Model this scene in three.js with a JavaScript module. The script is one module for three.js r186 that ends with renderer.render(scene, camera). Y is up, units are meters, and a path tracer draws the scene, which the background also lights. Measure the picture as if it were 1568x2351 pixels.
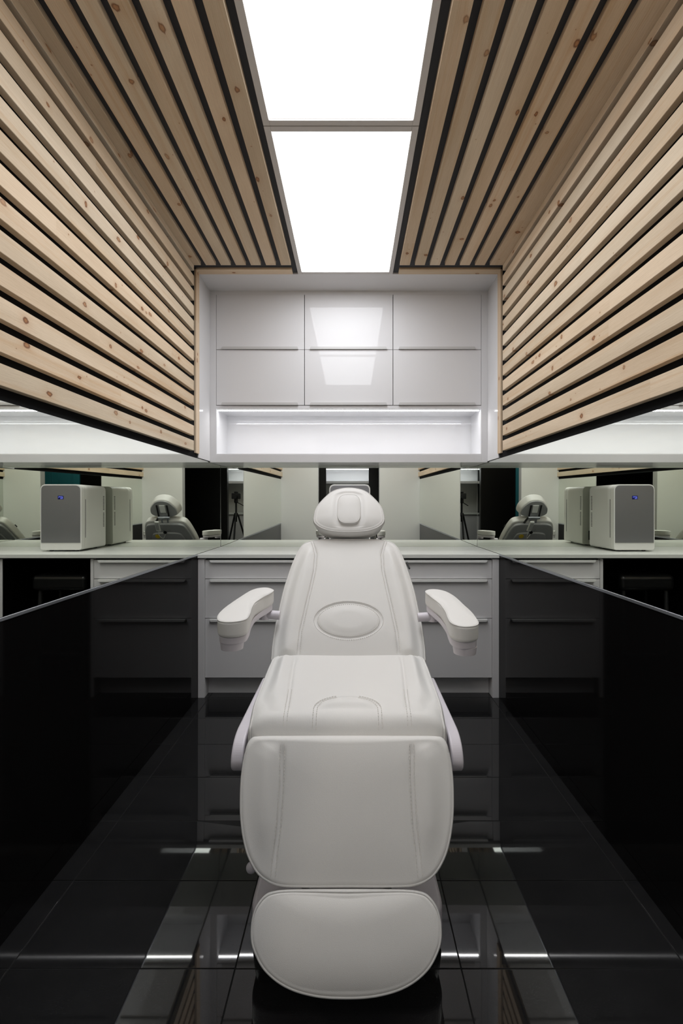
import * as THREE from 'three';
import { RectAreaLightUniformsLib } from 'three/addons/lights/RectAreaLightUniformsLib.js';
import { mergeGeometries } from 'three/addons/utils/BufferGeometryUtils.js';
import { RoundedBoxGeometry } from 'three/addons/geometries/RoundedBoxGeometry.js';

// ---------------------------------------------------------------- camera, light, exposure
// x across the cabin (0 = its middle), y up, depth d runs away from the camera (z = -d)
const EYE = 1.2327, FOC = 1107, VPX = 808, VPY = 1157, CAMX = 0.022;
RectAreaLightUniformsLib.init();
const scene = new THREE.Scene();
scene.background = new THREE.Color(0x000000);
const camera = new THREE.PerspectiveCamera(2 * Math.atan(1175.5 / FOC) * 180 / Math.PI, 1568 / 2351, 0.05, 60);
camera.position.set(CAMX, EYE, 0);
camera.lookAt(CAMX, EYE, -10);
camera.setViewOffset(1568, 2351, 784 - VPX, 1175.5 - VPY, 1568, 2351);
const renderer = new THREE.WebGLRenderer({ antialias: true });
renderer.toneMapping = THREE.LinearToneMapping;
renderer.toneMappingExposure = 1.0;
renderer.shadowMap.enabled = true;
const PANEL_LIGHT = 6.4, STRIP_LIGHT = 40, HALL_LIGHT = 140;

// ---------------------------------------------------------------- helpers
let seed = 20240517;
const rnd = () => { seed = (seed * 1664525 + 1013904223) >>> 0; return seed / 4294967296; };
const rr = (a, b) => a + (b - a) * rnd();
const V3 = (x, y, d) => new THREE.Vector3(x, y, -d);
const clamp = (x, a, b) => Math.min(b, Math.max(a, x));
const sstep = (a, b, x) => { const t = clamp((x - a) / (b - a), 0, 1); return t * t * (3 - 2 * t); };
const gauss = (x, w) => Math.exp(-(x * x) / (w * w));
const taken = {};
function numbered(name) { const n = taken[name] = (taken[name] ?? -1) + 1; return n ? name + '_' + String(n).padStart(3, '0') : name; }
function metricUV(g) {                       // uv in metres, by the way each vertex faces
  const p = g.attributes.position, n = g.attributes.normal, uv = new Float32Array(p.count * 2);
  for (let i = 0; i < p.count; i++) {
    const ax = Math.abs(n.getX(i)), ay = Math.abs(n.getY(i)), az = Math.abs(n.getZ(i));
    const x = p.getX(i), y = p.getY(i), z = p.getZ(i);
    const [a, b] = ax >= ay && ax >= az ? [z, y] : ay >= az ? [x, z] : [x, y];
    uv[2 * i] = a; uv[2 * i + 1] = b;
  }
  g.setAttribute('uv', new THREE.BufferAttribute(uv, 2));
  return g;
}
function box(x0, x1, y0, y1, d0, d1, r = 0) {
  const w = x1 - x0, h = y1 - y0, l = d1 - d0;
  let g;
  if (r > 0) { g = new RoundedBoxGeometry(w, h, l, 2, Math.min(r, w / 2.05, h / 2.05, l / 2.05)); }
  else g = new THREE.BoxGeometry(w, h, l);
  g.translate((x0 + x1) / 2, (y0 + y1) / 2, -(d0 + d1) / 2);
  return metricUV(g);
}
function tube(pts, r, seg = 32, rad = 8, closed = false) {
  const c = new THREE.CatmullRomCurve3(pts, closed, 'centripetal');
  return new THREE.TubeGeometry(c, seg, r, rad, closed);
}
function rod(a, b, r, r2 = r, rad = 14) {
  const v = b.clone().sub(a), g = new THREE.CylinderGeometry(r2, r, v.length(), rad, 1);
  g.applyQuaternion(new THREE.Quaternion().setFromUnitVectors(new THREE.Vector3(0, 1, 0), v.clone().normalize()));
  g.translate((a.x + b.x) / 2, (a.y + b.y) / 2, (a.z + b.z) / 2);
  return g;
}
const join = (gs) => {
  const list = gs.map(g => { const q = g.index ? g.toNonIndexed() : g.clone(); for (const k of Object.keys(q.attributes)) if (!['position', 'normal', 'uv'].includes(k)) q.deleteAttribute(k); return q; });
  return list.length === 1 ? list[0] : mergeGeometries(list);
};
function part(name, g, m, parent, label) {
  const o = new THREE.Mesh(Array.isArray(g) ? join(g) : g, m);
  o.name = name; o.castShadow = o.receiveShadow = true;
  if (label) o.userData.label = label;
  parent.add(o);
  return o;
}
function thing(name, label, category, group) {
  const o = new THREE.Group(); o.name = numbered(name); o.userData = { label, category };
  if (group) o.userData.group = group;
  scene.add(o);
  return o;
}
function thingMesh(name, g, m, label, category, group) {
  const o = part(numbered(name), g, m, scene); o.userData = { label, category };
  if (group) o.userData.group = group;
  return o;
}
function struct(name, label, category) {
  const o = new THREE.Group(); o.name = name; o.userData = { kind: 'structure', label, category }; scene.add(o);
  return o;
}
function structMesh(name, g, m, label, category) {
  const o = part(name, g, m, scene); o.userData = { kind: 'structure', label, category };
  return o;
}
function rectLight(name, color, intensity, w, h, pos, look) {
  const l = new THREE.RectAreaLight(color, intensity, w, h);
  l.name = name; l.position.copy(pos); l.lookAt(look); scene.add(l);
  return l;
}

// ---------------------------------------------------------------- noise and textures
const perm = new Uint8Array(512);
{ const p = [...Array(256).keys()]; for (let i = 255; i > 0; i--) { const j = Math.floor(rnd() * (i + 1)); [p[i], p[j]] = [p[j], p[i]]; } for (let i = 0; i < 512; i++) perm[i] = p[i & 255]; }
function vnoise(x, y) {
  const xi = Math.floor(x), yi = Math.floor(y), fx = x - xi, fy = y - yi;
  const h = (a, b) => perm[(perm[a & 255] + b) & 255] / 255;
  const u = fx * fx * (3 - 2 * fx), v = fy * fy * (3 - 2 * fy);
  return (h(xi, yi) * (1 - u) + h(xi + 1, yi) * u) * (1 - v) + (h(xi, yi + 1) * (1 - u) + h(xi + 1, yi + 1) * u) * v;
}
const fbm = (x, y, o = 4) => { let s = 0, a = 0.5, t = 0; for (let i = 0; i < o; i++) { s += a * vnoise(x, y); t += a; x = x * 2.03 + 17.1; y = y * 2.03 + 5.7; a *= 0.5; } return s / t; };
function dataTex(w, h, fn, srgb, rx = 1, ry = 1) {
  const a = new Uint8Array(w * h * 4);
  for (let y = 0; y < h; y++) for (let x = 0; x < w; x++) {
    const c = fn(x, y), i = 4 * (y * w + x);
    if (typeof c === 'number') a[i] = a[i + 1] = a[i + 2] = clamp(Math.round(c), 0, 255);
    else for (let k = 0; k < 3; k++) a[i + k] = clamp(Math.round(c[k]), 0, 255);
    a[i + 3] = 255;
  }
  const t = new THREE.DataTexture(a, w, h);
  t.wrapS = t.wrapT = THREE.RepeatWrapping; t.magFilter = THREE.LinearFilter; t.minFilter = THREE.LinearMipmapLinearFilter; t.generateMipmaps = true;
  if (srgb) t.colorSpace = THREE.SRGBColorSpace;
  t.repeat.set(rx, ry); t.needsUpdate = true;
  return t;
}
// pine boards: each row of the sheet is one board, 2.6 m long and 60 mm wide
const ROWS = 12, BOARD = 2.6;
function pineSheet(shift) {
  const W = 2048, H = 984, rh = H / ROWS, rows = [];
  for (let r = 0; r < ROWS; r++) {
    const knots = [], n = 2 + Math.floor(rnd() * 5);
    for (let k = 0; k < n; k++) knots.push({ x: rr(0.05, 2.55), y: rr(0.006, 0.054), a: rr(0.006, 0.015), b: rr(0.004, 0.0095), dark: rr(0.5, 1) });
    for (let k = 0; k < 3; k++) knots.push({ x: rr(0.05, 2.55), y: rr(0.004, 0.056), a: rr(0.0015, 0.003), b: rr(0.001, 0.002), dark: rr(0.4, 0.8) });
    rows.push({ knots, o: rr(0, 90), tone: rr(-1, 1), warm: rr(-1, 1), pith: rr(-0.02, 0.08), f: rr(120, 210) });
  }
  return dataTex(W, H, (px, py) => {
    const r = Math.min(ROWS - 1, Math.floor(py / rh)), R = rows[r];
    const x = px / W * BOARD, y = (py / rh - r) * 0.06;
    let warp = 0, knot = 0, ring = 0, halo = 0;
    for (const k of R.knots) {
      const dx = (x - k.x) / k.a, dy = (y - k.y) / k.b, q = Math.sqrt(dx * dx + dy * dy) * (0.82 + 0.36 * vnoise(Math.atan2(dy, dx) * 1.7 + k.x * 40 + 9, k.y * 900));
      if (q < 9) {
        const w = Math.exp(-q * q / 7);
        warp += (y > k.y ? 1 : -1) * k.b * 1.3 * Math.exp(-q / 2.4);
        knot = Math.max(knot, (1 - sstep(0.72, 1.05, q)) * k.dark);
        ring = Math.max(ring, gauss(q - 0.95, 0.25) * k.dark);
        halo = Math.max(halo, w * 0.4 * k.dark);
      }
    }
    const yy = y + warp;
    const wav = (fbm(x * 1.6 + R.o, yy * 9 + R.o, 3) - 0.5) * 0.055;
    const g = (Math.abs(yy - R.pith) + wav) * R.f;
    const gf = g - Math.floor(g);
    const late = Math.pow(gf, 3.2) * 0.8 + 0.2 * Math.sin(g * 6.283);
    const fib = (fbm(x * 26 + R.o, yy * 1900, 2) - 0.5);
    const blot = fbm(x * 2.3 + R.o * 2, yy * 16 + 3, 3) - 0.5;
    const streak = Math.max(0, fbm(x * 0.9 + R.o * 3, yy * 70 + R.o, 2) - 0.56) * 3;
    const t = -late * 12 + fib * 20 + blot * 22 + R.tone * 9;
    let c = [214 + t - streak * 8, 194 + t * 1.08 + R.warm * 3 - streak * 16, 168 + t * 1.15 + R.warm * 5 - streak * 22];
    const kc = [152 + 40 * fib, 98 + 30 * fib, 58 + 20 * fib];
    c = c.map((v, i) => v * (1 - halo * [0.10, 0.20, 0.28][i]));
    c = c.map((v, i) => v * (1 - knot * 0.8) + kc[i] * knot * 0.8);
    c = c.map((v, i) => v * (1 - ring * [0.40, 0.50, 0.55][i]));
    return c;
  }, true);
}
const pineMaps = [pineSheet(0), pineSheet(1)];
const grainTex = dataTex(512, 512, (x, y) => {       // leather grain: small pebbles
  const u = x / 512 * 48, v = y / 512 * 48;
  let best = 9, second = 9;
  const cx = Math.floor(u), cy = Math.floor(v);
  for (let j = -1; j <= 1; j++) for (let i = -1; i <= 1; i++) {
    const a = (cx + i + 48) % 48, b = (cy + j + 48) % 48;
    const fx = perm[(perm[a] + b) & 255] / 255, fy = perm[(perm[b + 60] + a * 3) & 255] / 255;
    const d = Math.hypot(cx + i + fx - u, cy + j + fy - v);
    if (d < best) { second = best; best = d; } else if (d < second) second = d;
  }
  return 110 + 120 * clamp((second - best) * 1.6, 0, 1);
}, false, 1 / 0.09, 1 / 0.09);
const stoneTex = dataTex(1024, 1024, (x, y) => {     // polished black stone with fine pale flecks
  const n = fbm(x / 3.1, y / 3.1, 2), s = perm[(perm[x & 255] + y * 7 + (x >> 8) * 31) & 255] / 255;
  const b = fbm(x / 90 + 7, y / 90, 3);
  const f = s > 0.9 ? 22 * (s - 0.9) * 10 * n : 0;
  const v = 30 + 10 * (n - 0.5) + 5 * (b - 0.5) + f;
  return [v, v, v * 1.0 + 0.5];
}, true, 1 / 0.6, 1 / 0.6);
const brushTex = dataTex(256, 512, (x, y) => 120 + 110 * (fbm(x / 60, y * 0.9, 2) - 0.5) * 1.6, false, 1 / 0.3, 1 / 0.3);

// ---------------------------------------------------------------- materials
const std = (o) => new THREE.MeshPhysicalMaterial(o);
const lin = (r, g, b) => new THREE.Color().setRGB(r, g, b);
const M = {
  pine: pineMaps.map(map => std({ map, roughness: 0.62, specularIntensity: 0.35 })),
  blackBack: std({ color: lin(0.0035, 0.0035, 0.0037), roughness: 0.85, specularIntensity: 0.25 }),
  blackCeil: std({ color: lin(0.03, 0.03, 0.033), roughness: 0.8 }),
  blackGloss: std({ color: lin(0.0045, 0.0042, 0.0042), roughness: 0.05, specularIntensity: 0.14 }),
  metal: std({ color: lin(0.62, 0.65, 0.7), metalness: 1, roughness: 0.28 }),
  chrome: std({ color: lin(0.75, 0.76, 0.78), metalness: 1, roughness: 0.12 }),
  mirror: std({ color: lin(0.86, 0.885, 0.82), metalness: 1, roughness: 0.0 }),
  mirrorEdge: std({ color: lin(0.03, 0.04, 0.038), roughness: 0.25 }),
  whiteGloss: std({ color: lin(0.69, 0.68, 0.685), roughness: 0.85, specularIntensity: 0.1, clearcoat: 0.42, clearcoatRoughness: 0.012 }),
  whiteNiche: std({ color: lin(0.8, 0.8, 0.815), roughness: 0.55, clearcoat: 1, clearcoatRoughness: 0.015 }),
  drawer: std({ color: lin(0.69, 0.68, 0.685), roughness: 0.5 }),
  handle: std({ color: lin(0.78, 0.78, 0.76), roughness: 0.4 }),
  doorHandle: std({ color: lin(0.52, 0.51, 0.5), roughness: 0.4 }),
  worktop: std({ color: lin(0.71, 0.72, 0.68), roughness: 0.28, specularIntensity: 0.7 }),
  gap: std({ color: lin(0.03, 0.03, 0.03), roughness: 0.9 }),
  paint: std({ color: lin(0.83, 0.82, 0.79), roughness: 0.85 }),
  ceilPaint: std({ color: lin(0.7, 0.7, 0.68), roughness: 0.9 }),
  lampFrame: std({ color: lin(0.6, 0.57, 0.55), roughness: 0.5 }),
  leather: std({ color: lin(0.72, 0.705, 0.68), roughness: 0.52, specularIntensity: 0.6, bumpMap: grainTex, bumpScale: 0.00022 }),
  thread: std({ color: lin(0.78, 0.755, 0.72), roughness: 0.7 }),
  plastic: std({ color: lin(0.66, 0.62, 0.66), roughness: 0.38 }),
  shell: std({ color: lin(0.36, 0.36, 0.37), roughness: 0.4 }),
  rubber: std({ color: lin(0.012, 0.012, 0.012), roughness: 0.5 }),
  blackPaint: std({ color: lin(0.006, 0.006, 0.006), roughness: 0.3 }),
  fridge: std({ color: lin(0.74, 0.735, 0.70), roughness: 0.4 }),
  steel: std({ color: lin(0.32, 0.32, 0.33), metalness: 0.85, roughness: 0.42, bumpMap: brushTex, bumpScale: 0.0002 }),
  dark: std({ color: lin(0.05, 0.048, 0.042), roughness: 0.6 }),
  yellow: std({ color: lin(0.75, 0.52, 0.03), roughness: 0.6 }),
  teal: std({ color: lin(0.03, 0.22, 0.30), roughness: 0.5 }),
  grout: std({ color: lin(0.006, 0.006, 0.006), roughness: 0.95 }),
  tiles: [0, 1, 2].map(k => { const map = stoneTex.clone(); map.offset.set(k * 0.37, k * 0.61); map.needsUpdate = true; return std({ map, roughness: 0.025, specularIntensity: 1 }); }),
  panelGlow: std({ color: 0x222222, emissive: 0xffffff, emissiveIntensity: 2.0, roughness: 0.5 }),
  ledGlow: std({ color: 0x222222, emissive: 0xf4f7ff, emissiveIntensity: 9, roughness: 0.5 }),
  displayGlow: std({ color: 0x000000, emissive: 0x7a86ff, emissiveIntensity: 1.1, roughness: 0.4 }),
  display: std({ color: lin(0.002, 0.002, 0.02), emissive: 0x05074a, emissiveIntensity: 0.6, roughness: 0.2 }),
};

// ---------------------------------------------------------------- the shell of the cabin
const W = 0.957;                         // half width, mirror face to middle
const CEIL = EYE + 1.468;                // black backing of the ceiling
const D0 = 0.54, DN = 3.06, DB = 3.591;  // doorway wall, cabinet front, mirror on the back wall
const MIRT = 1.522, LOWT = 0.9155;       // top of mirror band, top of the black wainscot
const SL = 0.022, PITCH = 0.0908, SW = 0.0605, SEND = 2.92;

// floor: bed of grout with stone tiles 600 x 300 mm
const floor = struct('floor', 'polished black stone tile floor with thin dark joints', 'floor');
part('grout_bed', box(-W - 0.05, W + 0.05, -0.08, -0.0012, 0.4, 3.7), M.grout, floor);
{
  const xs = [-1.0, -0.888, -0.288, 0.312, 0.912, 1.0], gap = 0.0016;
  for (let i = 0; i < xs.length - 1; i++) for (let j = -3; j < 8; j++) {
    const x0 = Math.max(xs[i], -W - 0.04) + gap, x1 = Math.min(xs[i + 1], W + 0.04) - gap;
    const d0 = Math.max(1.279 + 0.2985 * j, 0.41) + gap, d1 = Math.min(1.279 + 0.2985 * (j + 1), 3.69) - gap;
    if (d1 - d0 < 0.02) continue;
    const g = box(-(x1 - x0) / 2, (x1 - x0) / 2, -0.012, 0, -(d1 - d0) / 2, (d1 - d0) / 2, 0.0007);
    const t = part('tile', g, M.tiles[(i * 2 + j + 9) % 3], floor);
    t.position.copy(V3((x0 + x1) / 2, 0, (d0 + d1) / 2));
    t.rotation.set(rr(-1, 1) * 0.0012 - (j === 1 ? 0.0075 : 0), 0, rr(-1, 1) * 0.0016);   // laid a little unevenly, one row tipping
  }
}

// one pine slat: a chamfered bar of its own length, front face towards +normal
function slatGeo(len, wide, thick, row, off, flip) {
  const c = 0.0012, a = wide / 2;
  const prof = [[-a, 0], [-a, thick - c], [-a + c, thick], [a - c, thick], [a, thick - c], [a, 0]];
  const pos = [], uv = [], idx = [];
  const span = [0, 0.30, 0.0, 1.0, 0.70, 1.0];     // where each profile edge lies across its board
  const vr = (t) => (row + 0.03 + 0.94 * t) / ROWS;
  const edges = [[0, 1, 0.25, 0.02], [1, 2, 0.02, 0.0], [2, 3, 0.0, 1.0], [3, 4, 1.0, 0.98], [4, 5, 0.98, 0.75], [5, 0, 0.75, 0.25]];
  for (const [p, q, ta, tb] of edges) {
    const b = pos.length / 3;
    for (const [k, t] of [[p, ta], [q, tb]]) for (const l of [-len / 2, len / 2]) {
      pos.push(prof[k][0], prof[k][1], l);
      const u = (l + len / 2) / BOARD; uv.push((flip ? -u : u) + off, vr(t));
    }
    idx.push(b, b + 1, b + 2, b + 1, b + 3, b + 2);
  }
  for (const l of [-len / 2, len / 2]) {
    const b = pos.length / 3;
    for (const [x, y] of prof) { pos.push(x, y, l); uv.push(off + y * 0.2, vr(0.2 + 0.6 * (x + a) / wide)); }
    const tri = [[0, 1, 2], [0, 2, 3], [0, 3, 4], [0, 4, 5]];
    for (const [i, j, k] of tri) l < 0 ? idx.push(b + i, b + j, b + k) : idx.push(b + i, b + k, b + j);
  }
  let g = new THREE.BufferGeometry();
  g.setAttribute('position', new THREE.Float32BufferAttribute(pos, 3));
  g.setAttribute('uv', new THREE.Float32BufferAttribute(uv, 2));
  g.setIndex(idx);
  g.computeVertexNormals();
  return g;
}
let slatNo = 0;
function slat(parent, name, len, wide, thick, pos, side) {        // side: 'L', 'R' wall or 'C' ceiling
  const n = slatNo++, s = part(name, slatGeo(len, wide, thick, (n * 5 + 3) % ROWS, rnd(), n % 2), M.pine[n % 2], parent);
  s.position.copy(pos);
  if (side === 'L') s.rotation.z = -Math.PI / 2;
  if (side === 'R') s.rotation.z = Math.PI / 2;
  if (side === 'C') s.rotation.z = Math.PI;
  return s;
}
function cabinWall(side) {
  const s = side === 'left' ? -1 : 1;
  const X = (a, b, ...r) => s < 0 ? box(-b, -a, ...r) : box(a, b, ...r);
  const w = struct('wall_' + side, 'side wall with horizontal pine slats over black backing and glossy black wainscot', 'wall');
  part('wall_core', X(W + 0.012, W + 0.11, 0, CEIL + 0.1, 0.45, 3.72), M.paint, w);
  part('wainscot_panel', X(W, W + 0.012, 0, LOWT - 0.011, D0, DB + 0.02), M.blackGloss, w, 'glossy black wainscot panel');
  part('wainscot_trim', X(W - 0.003, W + 0.012, LOWT - 0.011, LOWT, D0, DN - 0.006, 0.0015), M.metal, w, 'slim brushed metal edge on top of the wainscot');
  part('black_backing', X(W, W + 0.012, MIRT, CEIL, D0, DN - 0.02), M.blackBack, w, 'matt black backing behind the slats');
  for (let i = 0; i < 13; i++) {
    const y0 = EYE + 0.3231 + i * PITCH;
    const hh = Math.min(SW, CEIL - SL - 0.001 - y0);
    slat(w, 'slat', SEND - D0, hh, SL, V3(s * W, y0 + hh / 2, (D0 + SEND) / 2), s < 0 ? 'L' : 'R');
  }
  for (const [wd, th, dc] of [[0.064, 0.012, DN - 0.034]]) {
    const e = slat(w, 'end_board', CEIL - (EYE + 0.318), wd, th, V3(s * W, (CEIL + EYE + 0.318) / 2, dc), 'L');
    e.quaternion.setFromRotationMatrix(new THREE.Matrix4().makeBasis(new THREE.Vector3(0, 0, -s), new THREE.Vector3(-s, 0, 0), new THREE.Vector3(0, 1, 0)));
  }
  return w;
}
cabinWall('left'); cabinWall('right');

// mirrors
function mirrorBand(s) {
  const X = (a, b, ...r) => s < 0 ? box(-b, -a, ...r) : box(a, b, ...r);
  const t = thing('wall_mirror', 'long mirror band on a side wall between wainscot and slats', 'mirror', 'mirror bands of the side walls');
  part('mirror_glass', X(W, W + 0.006, LOWT + 0.001, MIRT - 0.001, D0 + 0.002, DB - 0.002), M.mirror, t);
  part('glass_edge', X(W + 0.0005, W + 0.008, MIRT - 0.001, MIRT + 0.0015, D0 + 0.002, DB - 0.002), M.mirrorEdge, t, 'dark polished glass edge');
}
mirrorBand(-1); mirrorBand(1);
{
  const t = thing('back_mirror', 'wide mirror backsplash above the worktop behind the chair', 'mirror');
  const g = box(-W + 0.001, W - 0.001, -0.303, 0.303, 0, 0.005), yc = 1.2155;
  part('mirror_glass', g, M.mirror, t);
  part('glass_edge', box(-W + 0.001, W - 0.001, 0.303, 0.3055, -0.001, 0.006), M.mirrorEdge, t, 'dark polished glass edge');
  t.position.set(0, yc, -(DB + 0.0035));
  t.rotation.x = 0.0088;                       // hung a hair out of plumb, top forward
}
structMesh('wall_back', box(-1.07, 1.07, 0, CEIL + 0.1, DB + 0.014, 3.72), M.paint, 'painted wall behind mirror and cabinets', 'wall');

// ceiling with slats on both sides of the light panels
{
  const c = struct('ceiling', 'ceiling with pine slats running along black backing beside the light panels', 'ceiling');
  part('ceiling_board', box(-W - 0.11, W + 0.11, CEIL + 0.012, CEIL + 0.1, 0.45, 3.72), M.ceilPaint, c);
  part('black_backing', box(-W - 0.012, W + 0.012, CEIL, CEIL + 0.012, D0, DN), M.blackCeil, c, 'matt black backing above the slats');
  for (let i = 0; i < 7; i++) {
    slat(c, 'slat', SEND - D0, SW, SL, V3(-0.347 - i * 0.0910 - SW / 2, CEIL, (D0 + SEND) / 2), 'C');
    const ww = i === 6 ? 0.0985 : SW;
    slat(c, 'slat', SEND - D0, ww, SL, V3(0.3117 + i * 0.0908 + ww / 2, CEIL, (D0 + SEND) / 2), 'C');
  }
  for (const [a, b] of [[-W, -0.352], [0.316, W]]) {
    for (const [wd, th, dc] of [[0.064, 0.012, DN - 0.034]]) slat(c, 'end_board', b - a, wd, th, V3((a + b) / 2, CEIL, dc), 'C').quaternion.setFromRotationMatrix(new THREE.Matrix4().makeBasis(new THREE.Vector3(0, 0, 1), new THREE.Vector3(0, -1, 0), new THREE.Vector3(1, 0, 0)));
  }
}
// light panels
function lightPanel(x, d0, d1, y, label, group, power) {
  const t = thing('ceiling_light', label, 'ceiling light', group);
  const h = 0.30, f = 0.026;
  part('diffuser', box(x - h + f, x + h - f, y - 0.004, y, d0 + f, d1 - f), M.panelGlow, t, 'glowing white diffuser');
  part('frame', [box(x - h, x - h + f, y - 0.012, y, d0, d1, 0.002), box(x + h - f, x + h, y - 0.012, y, d0, d1, 0.002),
    box(x - h + f, x + h - f, y - 0.012, y, d0, d0 + f, 0.002), box(x - h + f, x + h - f, y - 0.012, y, d1 - f, d1, 0.002)], M.lampFrame, t, 'pale grey panel frame');
  rectLight('ceiling_panel', 0xf6f9ff, power, 2 * (h - f), d1 - d0 - 2 * f, V3(x, y - 0.0065, (d0 + d1) / 2), V3(x, y - 2, (d0 + d1) / 2));
}
lightPanel(-0.0195, 1.861, 3.056, CEIL, 'large square-edged white light panel in the ceiling over the chair, next to the cabinets', 'ceiling light panels', PANEL_LIGHT);
lightPanel(-0.0195, 0.662, 1.857, CEIL, 'large square-edged white light panel in the ceiling, towards the doorway', 'ceiling light panels', PANEL_LIGHT);

// ---------------------------------------------------------------- upper cabinets
const DU = 3.304, UX = 0.909, TOPY = EYE + 1.459;
const surround = thing('cabinet_surround', 'glossy white lining framing the upper cabinets, with a lit open niche below them', 'cabinet surround');
{
  const t = surround;
  for (const s of [-1, 1]) {
    const [a, b] = s < 0 ? [-W, -W + 0.006] : [W - 0.006, W];
    part('side_lining', box(a, b, MIRT + 0.004, TOPY, DN, DB + 0.01), M.whiteGloss, t);
    const [c, e] = s < 0 ? [-W + 0.006, -UX] : [UX, W - 0.006];
    part('side_post', box(c, e, EYE + 0.2850, TOPY, DU, DB + 0.008, 0.001), M.whiteGloss, t);
  }
  part('top_lining', box(-W, W, TOPY, CEIL + 0.011, DN + 0.001, DB + 0.01), M.whiteGloss, t);
  part('top_fascia', box(-UX, UX, EYE + 1.433, TOPY, DU - 0.0008, DU + 0.05), M.whiteGloss, t);
  part('bottom_rail', box(-UX, UX, EYE + 0.2850, EYE + 0.340, DU, DB + 0.008, 0.001), M.whiteGloss, t);
  part('niche_header', box(-UX, UX, EYE + 0.655, EYE + 0.674, DU + 0.002, DB), M.whiteGloss, t);
}
{
  const cw = 2 * UX / 3, rows = [[0.676, 1.057, 'lower'], [1.057, 1.433, 'upper']];
  for (const [a, b, rn] of rows) for (let i = 0; i < 3; i++) {
    const x0 = -UX + i * cw, x1 = x0 + cw, g = 0.0018;
    const lab = i === 1
      ? (rn === 'upper' ? 'glossy white flip-up cabinet in the upper row, between two others, under the ceiling' : 'glossy white flip-up cabinet in the lower row, over the middle of the lit niche')
      : (rn === 'upper' ? 'glossy white flip-up cabinet in the upper row, at the end beside a slatted wall' : 'glossy white flip-up cabinet in the lower row, over an end of the lit niche');
    const t = thing('wall_cabinet', lab, 'cabinet', 'flip-up wall cabinets');
    part('body', box(x0 + 0.001, x1 - 0.001, EYE + a + 0.001, EYE + b - 0.001, DU + 0.022, DB - 0.002), M.gap, t);
    const door = part('door', box(x0 + 0.0021, x1 - 0.0021, EYE + a + g * 0.8, EYE + b - (rn === 'upper' ? 0.0002 : g * 0.8), DU - 0.001, DU + 0.019, 0.0010), M.whiteGloss, t);
    const hx0 = x0 + 0.038, hx1 = x1 - 0.042, sh = new THREE.Shape();
    sh.moveTo(hx0, 0); sh.lineTo(hx0 + 0.003, 0.012); sh.quadraticCurveTo(hx0 + 0.005, 0.017, hx0 + 0.012, 0.017); sh.lineTo(hx1 - 0.012, 0.017); sh.quadraticCurveTo(hx1 - 0.005, 0.017, hx1 - 0.003, 0.012); sh.lineTo(hx1, 0); sh.closePath();
    const hg = new THREE.ExtrudeGeometry(sh, { depth: 0.012, bevelEnabled: false }); hg.translate(0, EYE + a + 0.0005, -(DU - 0.001));
    part('handle', hg, M.doorHandle, door, 'slim grey grip rail along the lower edge');
  }
}
// lit niche
function ledStrip(t, x0, x1, y, d) {
  part('led_channel', box(x0, x1, y, y + 0.004, d - 0.006, d + 0.006), M.handle, t);
  const leds = []; for (let x = x0 + 0.008; x < x1 - 0.004; x += 0.0118) leds.push(box(x - 0.0042, x + 0.0042, y - 0.0075, y, d - 0.004, d + 0.004));
  const o = part('led_chips', leds, M.ledGlow, t, 'row of bright white light-emitting diodes'); o.userData.kind = 'stuff';
}
{
  const y0 = EYE + 0.340, y1 = EYE + 0.655;
  const t = part('lit_niche', box(-UX, UX, y0, y1, DB - 0.006, DB + 0.006), M.whiteNiche, surround, 'open display niche lit by a bright strip under its top');
  part('shelf', box(-UX, UX, y0, y0 + 0.004, DU + 0.001, DB - 0.006), M.whiteNiche, t);
  part('top_panel', box(-UX, UX, y1 - 0.004, y1, DU + 0.001, DB - 0.006), M.whiteNiche, t);
  for (const s of [-1, 1]) part('side_panel', s < 0 ? box(-UX, -UX + 0.004, y0 + 0.004, y1 - 0.004, DU + 0.001, DB - 0.006) : box(UX - 0.004, UX, y0 + 0.004, y1 - 0.004, DU + 0.001, DB - 0.006), M.whiteNiche, t);
  ledStrip(t, -UX + 0.008, UX - 0.008, y1 - 0.0085, DU + 0.012);
  rectLight('niche_strip', 0xfffdfb, STRIP_LIGHT, 2 * UX - 0.02, 0.010, V3(0, y1 - 0.0165, DU + 0.012), V3(0, 0, DU + 0.012));
}

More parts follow.
